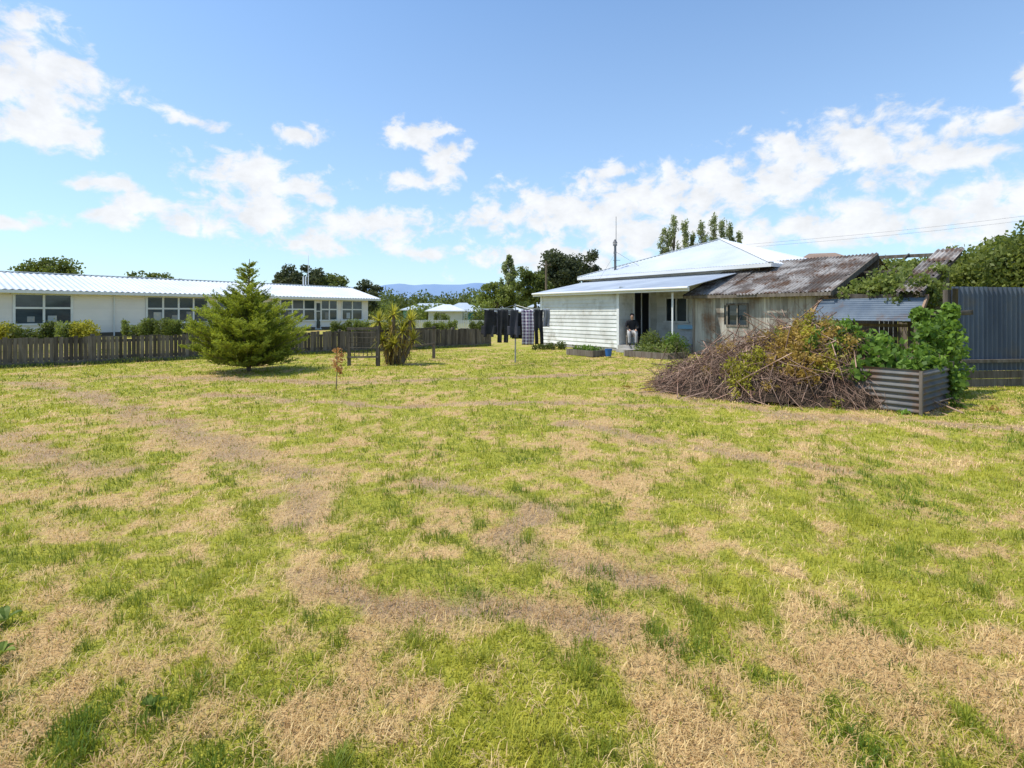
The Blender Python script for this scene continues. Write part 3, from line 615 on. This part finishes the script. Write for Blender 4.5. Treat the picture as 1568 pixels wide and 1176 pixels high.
# ------------------------------------------------------------------ conifer
ce=empty('young_conifer_tree',(-6.7,13.3,0)); cx,cy=-6.7,13.3; b=B(); b.cyl((cx,cy,-.05),(cx,cy,1.6),.06,.03,8); b.cyl((cx,cy,1.6),(cx+.02,cy,2.86),.03,.006,6)
zs=[0.12,.35,.6,.9,1.2,1.5,1.8,2.05,2.3,2.55,2.78]; rs=[.98,1.18,1.24,1.14,.92,.66,.42,.28,.20,.11,.02]
NC=[];ND=[];NR=[]
z=.1
while z<2.72:
    r0=np.interp(z,zs,rs); nb=int(8+10*(r0/1.3)) if z<1.8 else 6
    for i in range(nb):
        az=R.random()*6.283; L=r0*R.uniform(.6,1.25)+.03; rise=R.uniform(.1,.6)+.35*(z/2.7)
        st=np.array([cx,cy,max(.12,z-.14*L)]); d=np.array([math.cos(az),math.sin(az),rise]); 
        pts=[st+d*L*f+np.array([0,0,.10*L*f*f-.10*L*f]) for f in(0,.35,.7,1)]
        for j in range(3): b.cyl(pts[j],pts[j+1],.012*(1-j*.3),.012*(.7-j*.25),4,cap=False)
        ns=int(14*L+4); tb=R.gauss(.48,.2)
        for j in range(ns):
            f=R.uniform(.2,1)**.8; base=st+d*L*f; sl=(.34*L*(1.1-f)+.10)*R.uniform(.5,1.3)
            sd=R.choice((-1,1)); dd=d*.8+np.array([-math.sin(az),math.cos(az),0])*sd*R.uniform(.3,1.1)+np.array([0,0,R.uniform(-.1,.6)]); dd/=np.linalg.norm(dd)
            tv=tb+R.gauss(0,.1)
            for q in range(int(7+sl*50)):
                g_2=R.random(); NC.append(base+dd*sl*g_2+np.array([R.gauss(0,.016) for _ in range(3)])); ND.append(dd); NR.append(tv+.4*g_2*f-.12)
    z+=.08 if z<1.8 else .13
b.build('trunk_and_branches',bark,ce)
NC=np.array(NC); ND=np.array(ND); NR=np.clip(np.array(NR)+rng.normal(0,.08,len(NR)),0,1)
NC[:,2]=np.maximum(NC[:,2],.03)
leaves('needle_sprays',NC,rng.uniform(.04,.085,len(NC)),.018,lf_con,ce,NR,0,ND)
# ------------------------------------------------------------------ yucca clump
def straps(b,c,n,L,w,droop=.5,upmin=-.3):
    for i in range(n):
        az=R.random()*6.283; el=R.uniform(upmin,1.45); d=Vector((math.cos(az)*math.cos(el),math.sin(az)*math.cos(el),math.sin(el))); s=Vector((-math.sin(az),math.cos(az),0))
        l=L*R.uniform(.7,1.1); v=R.random(); p0=Vector(c); pts=[p0+d*l*f+Vector((0,0,-droop*l*f*f*math.cos(el)*.6)) for f in(0,.35,.7,1)]; ww=[w*.6,w,w*.7,w*.05]
        vs=[];
        for p_,q in zip(pts,ww): vs+=[p_-s*q/2,p_+s*q/2]
        b.add(vs,[(0,1,3,2),(2,3,5,4),(4,5,7,6)],v)
ye=empty('yucca_plant',(-3.35,14.9,0)); b=B(); bl=B(); bd=B()
for (x,y,z) in((-3.8,14.9,1.22),(-3.35,14.8,1.42),(-2.9,14.95,1.26),(-3.5,15.1,1.0),(-3.1,14.75,.95),(-2.85,15.1,.7),(-3.65,14.75,.7),(-3.3,14.7,.6)):
    bx=-3.35+(x+3.35)*.4; b.cyl((bx,14.9,0),(x,y,z),.06,.045,7); straps(bl,(x,y,z),85,.44,.032,.6)
    for k in range(4): straps(bd,(bx+(x-bx)*k/4,14.9+(y-14.9)*k/4,z*k/4+.1),14,.28,.03,1.4,-1.2)
b.build('stems',bark,ye); bl.build('leaves',LM('yucca_leaves',(.13,.14,.02),(.60,.54,.08),.4,2),ye); bd.build('dead_leaf_skirts',lf_dead,ye)
te=empty('wooden_trellis_frame',(-4,14.7,0)); b=B()
for (x,y,h,w) in((-4.55,14.6,1.08,.08),(-3.72,14.5,1.12,.1),(-2.56,17.1,1.05,.09)): b.box((x,y,h/2-.03),(w/2,0,0),(0,w/2,0),(0,0,h/2+.03))
b.beam((-4.6,14.55,1.04),(-3.7,14.45,1.06),.03,.07); b.beam((-3.7,14.6,.98),(-2.5,17.1,.98),.04,.06); b.beam((-3.7,14.6,.45),(-2.5,17.1,.48),.03,.05); b.beam((-4.6,14.55,.25),(-3.7,14.45,.27),.025,.05)
for i in range(7):
    b.beam((-4.5+i*.12,14.54,.27),(-4.5+i*.12,14.54,1.03),.018,.01)
for i in range(5): b.beam((-4.53,14.53,.38+i*.14),(-3.75,14.45,.38+i*.14),.01,.016)
b.build('posts_and_slats',fencewood,te)
se=empty('sapling',(-3.4,10.1,0)); b=B(); b.cyl((-3.4,10.1,0),(-3.38,10.1,.42),.010,.008,6); b.cyl((-3.38,10.1,.42),(-3.4,10.12,.76),.008,.004,6)
cl=[]
for i in range(7):
    z=.3+i*.065; az=R.random()*6.28; q=(-3.39+.09*math.cos(az),10.1+.09*math.sin(az),z+.06); b.cyl((-3.39,10.1,z),q,.003,.002,4); cl.append(q)
cl.append((-3.4,10.12,.77)); b.build('stem',bark,se); cl=np.array(cl); n=190; C=cl[rng.integers(0,8,n)]+rng.normal(size=(n,3))*.035
leaves('leaves',C,.055,.035,lf_red,se,rng.random(n))
# ------------------------------------------------------------------ rotary clothes line
cl_=empty('rotary_clothes_line',(.1,15.4,0)); b=B(); hx,hy=.1,15.4
b.cyl((hx,hy,-.1),(hx,hy,1.75),.024,.024,10); b.cyl((hx,hy,1.30),(hx,hy,1.42),.04,.04,10)
tips=[]
for sx,sy in((-1,-1),(1,-1),(1,1),(-1,1)):
    tp=Vector((hx+sx*.98,hy+sy*.98,1.60)); tips.append(tp); b.cyl((hx,hy,1.40),tp,.013,.011,6); b.cyl((hx,hy,1.72),Vector((hx,hy,1.5)).lerp(tp,.55),.006,.006,5)
b.build('pole_and_arms',metal,cl_)
b=B()
for k in(.4,.6,.8,1.0):
    q=[Vector((hx,hy,1.40)).lerp(t,k) for t in tips]
    for i in range(4): b.cyl(q[i],q[(i+1)%4],.003,.003,4,cap=False)
b.build('wires',M('blue_white_wire',(.55,.62,.68),None),cl_)
blackc=M('black_cloth',(.012,.012,.016),(.03,.03,.035),(3,3,3),.9,.1); darkc=M('charcoal_cloth',(.03,.03,.045),(.05,.05,.06),rough=.9); greyc=M('grey_cloth',(.16,.17,.2),(.22,.22,.25),rough=.9); redc=M('maroon_cloth',(.10,.02,.03),None,rough=.9)
m,nt=new_mat('plaid_cloth'); v=objvec(nt,(1,1,1)); sp=nd(nt,'ShaderNodeSeparateXYZ'); nt.links.new(v,sp.inputs[0])
fx=mth(nt,'GREATER_THAN',mth(nt,'FRACT',mth(nt,'MULTIPLY',sp.outputs[0],11)),.5); fz=mth(nt,'GREATER_THAN',mth(nt,'FRACT',mth(nt,'MULTIPLY',sp.outputs[2],11)),.5)
f=mth(nt,'MULTIPLY',mth(nt,'ADD',fx,fz),.5); c=mixc(nt,f,(.60,.56,.62),(.09,.04,.12)); p=nd(nt,'ShaderNodeBsdfPrincipled'); nt.links.new(c,p.inputs['Base Color']); p.inputs['Roughness'].default_value=.9
o=nd(nt,'ShaderNodeOutputMaterial'); nt.links.new(p.outputs[0],o.inputs[0]); plaid=m
def cloth(name,x0,x1,y,zt,zb,kind,mat):
    nx_,nz_=22,22; vs=[];fs=[]; ph=R.random()*6; w=x1-x0
    for i in range(nx_+1):
        for j in range(nz_+1):
            u=i/nx_; v_=j/nz_
            vs.append((x0+w*u+.01*math.sin(v_*5+ph),y+.03*math.sin(u*11+ph+v_*1.5)*(.25+v_)+.05*math.sin(v_*2.5+ph)*v_,zt-(zt-zb)*v_-.015*math.sin(u*math.pi)*(1-v_)))
    k=nz_+1
    for i in range(nx_):
        for j in range(nz_):
            u=(i+.5)/nx_; v_=(j+.5)/nz_; keep=True
            if kind=='shirt':
                keep=(.17<u<.83) or (.60<v_<.90); keep=keep and not (abs(u-.5)<.13 and v_>.93)
            if kind=='trousers': keep=not(abs(u-.5)<.05+.03*v_ and v_>.28)
            if keep: fs.append((i*k+j,(i+1)*k+j,(i+1)*k+j+1,i*k+j+1))
    b=B(); b.add(vs,fs,.5); ob=b.build(name,mat,cl_,True); s=ob.modifiers.new('thick','SOLIDIFY'); s.thickness=.006
yf=hy-.97
cloth('black_shirt',-.85,-.42,yf,1.58,.82,'shirt',blackc); cloth('trousers',-.40,-.10,yf,1.58,.66,'trousers',blackc); cloth('dark_shirt',-.12,.24,yf,1.58,.80,'shirt',darkc)
cloth('plaid_towel',.27,.60,yf,1.58,.60,'towel',plaid); cloth('black_trousers',.62,.86,yf,1.58,.62,'trousers',blackc); cloth('grey_cloth',.86,1.04,yf,1.58,1.1,'towel',greyc)
cloth('back_shirt',-.5,-.15,hy-.58,1.50,.85,'shirt',darkc); cloth('back_towel',.0,.32,hy-.58,1.50,.75,'towel',blackc); cloth('back_trousers',.4,.62,hy-.58,1.5,.7,'trousers',redc)
cloth('far_shirt',-.75,-.35,hy+.97,1.58,.85,'shirt',blackc); cloth('far_towel',-.3,.15,hy+.97,1.58,.9,'towel',blackc); cloth('far_sheet',.35,.85,hy+.97,1.58,1.0,'towel',darkc)
# ------------------------------------------------------------------ garden beds by house
def bed(name,cx,cy,L,D,mat_leaf,h,n):
    e=empty(name,(cx,cy,0)); W=Wall((cx,cy),a,-bb); b=B()
    W.box(b,0,L,0,.05,0,.2); W.box(b,0,L,-D,-D+.05,0,.2); W.box(b,-.05,0,-D,.05,0,.2); W.box(b,L,L+.05,-D,.05,0,.2); b.build('timber_edging',oldwood,e)
    b=B(); W.box(b,.01,L-.01,-D+.051,-.001,0,.15); b.build('soil',M('soil',(.05,.035,.025),(.09,.07,.05),(8,8,8),1,0),e)
    t=rng.uniform(.1,L-.1,n); o2=rng.uniform(-D+.1,-.1,n); C=np.array([W.p(t[i],o2[i],0) for i in range(n)]); C[:,2]=.16+rng.random(n)**1.5*h*(.5+.8*fbm(t*3,o2*3,2))
    leaves('vegetables',C,.09,.05,mat_leaf,e,np.clip(rng.normal(.5,.2,n),0,1))
bed('raised_garden_bed',2.0,18.6,1.2,.8,lf_bright,.18,500)
bed('raised_garden_bed',3.9,17.9,1.7,1.0,lf_light,.3,900)
shrub('garden_shrub',5.15,18.6,1.0,.95,lf_light,2200,.07); shrub('garden_shrub',5.85,18.2,.9,.85,lf_bright,1800,.07); shrub('garden_shrub',5.6,17.3,.7,.6,lf_mid,1200,.06)
shrub('garden_shrub',1.5,21.0,1.6,.35,lf_mid,1100,.07)
shrub('garden_shrub',6.4,12.6,1.6,.5,lf_light,1200,.07)
be=empty('blue_bucket',(3.25,17.6,0)); b=B(); b.cyl((3.25,17.6,.02),(3.25,17.6,.26),.09,.125,16,cap=False); b.cyl((3.25,17.6,.02),(3.25,17.6,.04),.088,.09,16); b.cyl((3.25,17.6,.25),(3.25,17.6,.27),.13,.13,16,cap=False)
b.build('bucket_body',M('blue_plastic',(.03,.12,.35),None,rough=.4),be)
# ------------------------------------------------------------------ seated person on the porch
pe=empty('seated_person',(4.62,20.1,0))
def skin(name,pts,edges,rad,mat,parent):
    me=bpy.data.meshes.new(name); me.from_pydata(pts,edges,[]); ob=bpy.data.objects.new(name,me); link(ob,parent); me.materials.append(mat)
    mo=ob.modifiers.new('skin','SKIN')
    for i,r in enumerate(rad): me.skin_vertices[0].data[i].radius=(r,r)
    me.skin_vertices[0].data[0].use_root=True
    s=ob.modifiers.new('sub','SUBSURF'); s.levels=2; s.render_levels=2
    for p_ in me.polygons: p_.use_smooth=True
    return ob
fwd=Vector((-.15,-1,0)).normalized(); sd=Vector((1,-.15,0)).normalized(); base=Vector((4.62,20.15,.24))
def pp(s,f,z): return tuple(base+sd*s+fwd*f+Vector((0,0,z)))
skinm=M('skin',(.55,.33,.24),None,rough=.6,rnd=0); hair=M('dark_hair',(.03,.02,.015),None,rough=.7,rnd=0); lightc=M('light_trousers',(.45,.43,.42),None,rough=.9,rnd=0)
skin('torso_and_arms',[pp(0,0,.48),pp(0,.03,.66),pp(0,.08,.86),pp(0,.12,.96),pp(-.17,.1,.9),pp(-.24,.17,.68),pp(-.12,.36,.60),pp(.17,.1,.9),pp(.24,.17,.68),pp(.12,.36,.60)],[(0,1),(1,2),(2,3),(2,4),(4,5),(5,6),(2,7),(7,8),(8,9)],[.14,.13,.14,.07,.07,.05,.04,.07,.05,.04],blackc,pe)
skin('legs',[pp(0,0,.47),pp(-.1,.05,.47),pp(-.13,.45,.5),pp(-.12,.42,.08),pp(.1,.05,.47),pp(.13,.45,.5),pp(.12,.42,.08)],[(0,1),(1,2),(2,3),(0,4),(4,5),(5,6)],[.13,.10,.07,.045,.10,.07,.045],lightc,pe)
skin('head_and_neck',[pp(0,.12,.95),pp(0,.14,1.02),pp(0,.18,1.10),pp(0,.18,1.17),pp(0,.275,1.11)],[(0,1),(1,2),(2,3),(2,4)],[.05,.05,.085,.08,.018],skinm,pe)
skin('hair',[pp(0,.13,1.08),pp(0,.14,1.16),pp(0,.19,1.2)],[(0,1),(1,2)],[.085,.09,.07],hair,pe)
for s_ in(-1,1):
    skin('hand',[pp(s_*.12,.36,.60),pp(s_*.11,.43,.585)],[(0,1)],[.03,.035],skinm,pe)
    for k in range(4): skin('finger',[pp(s_*(.085+.018*k),.43,.585),pp(s_*(.085+.018*k),.475,.58),pp(s_*(.085+.018*k),.50,.56)],[(0,1),(1,2)],[.009,.008,.007],skinm,pe)
    skin('thumb',[pp(s_*.085,.40,.585),pp(s_*.06,.44,.575)],[(0,1)],[.01,.008],skinm,pe)
    skin('shoe',[pp(s_*.12,.40,.045),pp(s_*.12,.55,.04)],[(0,1)],[.045,.04],blackc,pe)
    b=B(); b.cyl(pp(s_*.035,.262,1.125),pp(s_*.035,.27,1.125),.011,.008,8); b.build('eye',dark,pe)
chr_=empty('porch_chair',(4.62,20.15,.24)); b=B()
b.box(pp(0,.1,.34),sd*.22,fwd*.2,(0,0,.02)); b.box(pp(0,-.14,.62),sd*.21,fwd*.015,(0,0,.2))
for s_ in(-1,1):
    b.beam(pp(s_*.2,-.13,0),pp(s_*.2,-.15,.82),.03,.03); b.beam(pp(s_*.2,.28,0),pp(s_*.2,.28,.33),.03,.03)
b.build('frame',oldwood,chr_)
# ------------------------------------------------------------------ power lines + pole
we=empty('power_lines',(15,23,5)); b=B()
for k,(dz,dy) in enumerate(((0,0),(-.25,.3))):
    p0=Vector((9.5,26,4.7+dz*.4)); p1=Vector((34,17,7.4+dz)); pts=[p0.lerp(p1,i/16)+Vector((0,dy,-.5*math.sin(math.pi*i/16))) for i in range(17)]
    for i in range(16): b.cyl(pts[i],pts[i+1],.004,.004,4,cap=False)
b.build('cables',M('grey_cable',(.12,.12,.13),None),we)
up=empty('utility_pole',(3.4,52,0)); b=B(); b.cyl((3.4,52,0),(3.4,52,6.6),.13,.09,8); b.beam((2.9,52,6.2),(3.9,52,6.2),.1,.1); 
for k in(-.4,.4): b.cyl((3.4+k,52,6.25),(3.4+k,52,6.4),.04,.03,6)
b.build('pole_and_crossarm',bark,up)
# ------------------------------------------------------------------ broadleaf weeds at the left edge
lf_dock=LM('dock_leaves',(.08,.13,.02),(.22,.28,.05),.3,3)
def dock(x,y,s):
    e=empty('dock_weed',(x,y,0)); b=B()
    for i in range(8):
        az=R.random()*6.28; L=s*R.uniform(.6,1.1); d=Vector((math.cos(az),math.sin(az),0)); sd_=Vector((-d.y,d.x,0)); v=R.random(); el=R.uniform(.4,1.1); vs=[]
        for f,w in((0,.03),(.25,.12),(.5,.15),(.8,.1),(1,.01)):
            p_=Vector((x,y,.01))+d*L*f*math.cos(el)+Vector((0,0,L*(f*math.sin(el)-.55*f*f)+.01)); p_.z=max(p_.z,.012)
            vs+=[p_-sd_*L*w+Vector((0,0,.01)),p_,p_+sd_*L*w+Vector((0,0,.01))]
        fs=[]
        for j in range(4): fs+=[(3*j,3*j+1,3*j+4,3*j+3),(3*j+1,3*j+2,3*j+5,3*j+4)]
        b.add(vs,fs,v)
    b.build('leaves',lf_dock,e)
for (x,y,s) in((-2.42,2.5,.13),(-2.2,2.25,.10),(-1.35,1.95,.07)): dock(x,y,s)
# ------------------------------------------------------------------ world: Nishita + clouds
sunvec=Vector((-.95*math.cos(math.radians(60)),-.12*math.cos(math.radians(60)),math.sin(math.radians(60)))).normalized()
w=bpy.data.worlds.new('World'); scene.world=w; w.use_nodes=True; nt=w.node_tree; nt.nodes.clear()
sky=nd(nt,'ShaderNodeTexSky',sky_type='NISHITA'); sky.sun_disc=False; sky.sun_elevation=math.asin(sunvec.z); sky.sun_rotation=math.atan2(sunvec.x,sunvec.y); sky.air_density=1.0; sky.dust_density=.6; sky.ozone_density=1.0
tc=nd(nt,'ShaderNodeTexCoord'); sp=nd(nt,'ShaderNodeSeparateXYZ'); nt.links.new(tc.outputs['Generated'],sp.inputs[0])
az=mth(nt,'MULTIPLY',mth(nt,'ARCTAN2',sp.outputs[0],sp.outputs[1]),57.2958); el=mth(nt,'MULTIPLY',mth(nt,'ARCSINE',sp.outputs[2]),57.2958)
cv=nd(nt,'ShaderNodeCombineXYZ'); nt.links.new(az,cv.inputs[0]); nt.links.new(el,cv.inputs[1])
warp=nd(nt,'ShaderNodeTexNoise'); warp.inputs['Scale'].default_value=.18; warp.inputs['Detail'].default_value=2; nt.links.new(cv.outputs[0],warp.inputs['Vector'])
wv=nd(nt,'ShaderNodeVectorMath',operation='SUBTRACT'); nt.links.new(warp.outputs['Color'],wv.inputs[0]); wv.inputs[1].default_value=(.5,.5,.5)
wv2=nd(nt,'ShaderNodeVectorMath',operation='MULTIPLY'); nt.links.new(wv.outputs[0],wv2.inputs[0]); wv2.inputs[1].default_value=(5,3.2,0)
wp=nd(nt,'ShaderNodeVectorMath',operation='ADD'); nt.links.new(cv.outputs[0],wp.inputs[0]); nt.links.new(wv2.outputs[0],wp.inputs[1])
blobs=[(-43,18.5,6.5,4.2),(-42,15,4.5,2.2),(-31.7,17.7,3.0,.8),(-27.4,13.6,5.5,2.6),(-26,9.8,6.5,3.0),(-21.4,12.4,4,1.7),(-14,9.2,8,2.4),(-20.5,7.4,6,1.9),(-9.8,18.8,4.5,1.8),(-7.2,16.2,2.6,3.2),(-11.0,14.0,3,1.5),(-21.5,17.8,2.2,1.2),(-34,9.0,4,1.5),(-37,7.6,3,.8),(-37.7,10.7,3,1.1),(-44,6.8,4,.8),(4.7,11.0,9.5,3.2),(12,11.4,9,3.6),(10.5,14.8,4,1.0),(20.3,12.2,9,3.6),(27.5,13.6,7.5,3.5),(33.3,15.4,6,3.0),(38.5,13,6.5,2.6),(42,14.6,3.6,1.5),(45.5,17.5,2.0,2.4),(33,8.2,10,2.8),(15,8.0,16,3.4),(41,8.3,8,2.6),(-3,10.2,4.5,1.5),(4,5.8,10,2.2),(-10,6.2,5,.8)]
cur=None
for (bx,by,rx,ry) in blobs:
    s=nd(nt,'ShaderNodeVectorMath',operation='MULTIPLY_ADD'); nt.links.new(wp.outputs[0],s.inputs[0]); s.inputs[1].default_value=(1/rx,1/ry,0); s.inputs[2].default_value=(-bx/rx,-by/ry,0)
    L=nd(nt,'ShaderNodeVectorMath',operation='LENGTH'); nt.links.new(s.outputs[0],L.inputs[0])
    cur=L.outputs['Value'] if cur is None else mth(nt,'MINIMUM',cur,L.outputs['Value'])
mask=mth(nt,'MAXIMUM',mth(nt,'SUBTRACT',1.1,cur),-.9)
mpn=nd(nt,'ShaderNodeMapping'); mpn.inputs['Scale'].default_value=(1,1.35,1); nt.links.new(cv.outputs[0],mpn.inputs['Vector'])
nA=noise_(nt,mpn.outputs[0],.34,9,.60,.25); nB=noise_(nt,mpn.outputs[0],.35,4,.6)
den=mth(nt,'ADD',mth(nt,'MULTIPLY',mask,1.0),mth(nt,'MULTIPLY',mth(nt,'SUBTRACT',nA,.5),3.4))
den=mr(nt,den,.02,.78)
den2=nd(nt,'ShaderNodeMapRange',interpolation_type='SMOOTHSTEP'); nt.links.new(den,den2.inputs[0])
shade=mr(nt,nB,.35,.7,.88,1.05)
cc=nd(nt,'ShaderNodeCombineColor')
for i,k in enumerate((8.1,8.25,8.5)): nt.links.new(mth(nt,'MULTIPLY',shade,k),cc.inputs[i])
bright=mixc(nt,1.0,sky.outputs[0],(1.35,1.68,1.90),'MULTIPLY')
hz=mr(nt,el,0,32,.50,.08); base=mixc(nt,hz,bright,(4.9,6.2,7.8))
colr=mixc(nt,mth(nt,'MULTIPLY',den2.outputs[0],.95),base,cc.outputs[0])
bgn=nd(nt,'ShaderNodeBackground'); nt.links.new(colr,bgn.inputs[0]); bgn.inputs[1].default_value=.12
o=nd(nt,'ShaderNodeOutputWorld'); nt.links.new(bgn.outputs[0],o.inputs[0])
w.cycles.sampling_method='MANUAL'; w.cycles.sample_map_resolution=256
# sun
sl=bpy.data.lights.new('sun','SUN'); sl.energy=4.9; sl.angle=math.radians(.5); sl.color=(1,.95,.86); so=bpy.data.objects.new('sun',sl); COL.objects.link(so); so.rotation_euler=(-sunvec).to_track_quat('-Z','Y').to_euler(); so.location=(0,0,30)
# camera
cam=bpy.data.cameras.new('camera'); co=bpy.data.objects.new('camera',cam); COL.objects.link(co); co.location=(0,0,1.5); co.rotation_euler=(math.radians(90),0,0)
cam.sensor_width=36; cam.lens=18.37; cam.shift_y=-.070; cam.clip_end=20000; cam.clip_start=.05; scene.camera=co
scene.view_settings.view_transform='Standard'; scene.view_settings.look='None'; scene.view_settings.exposure=0
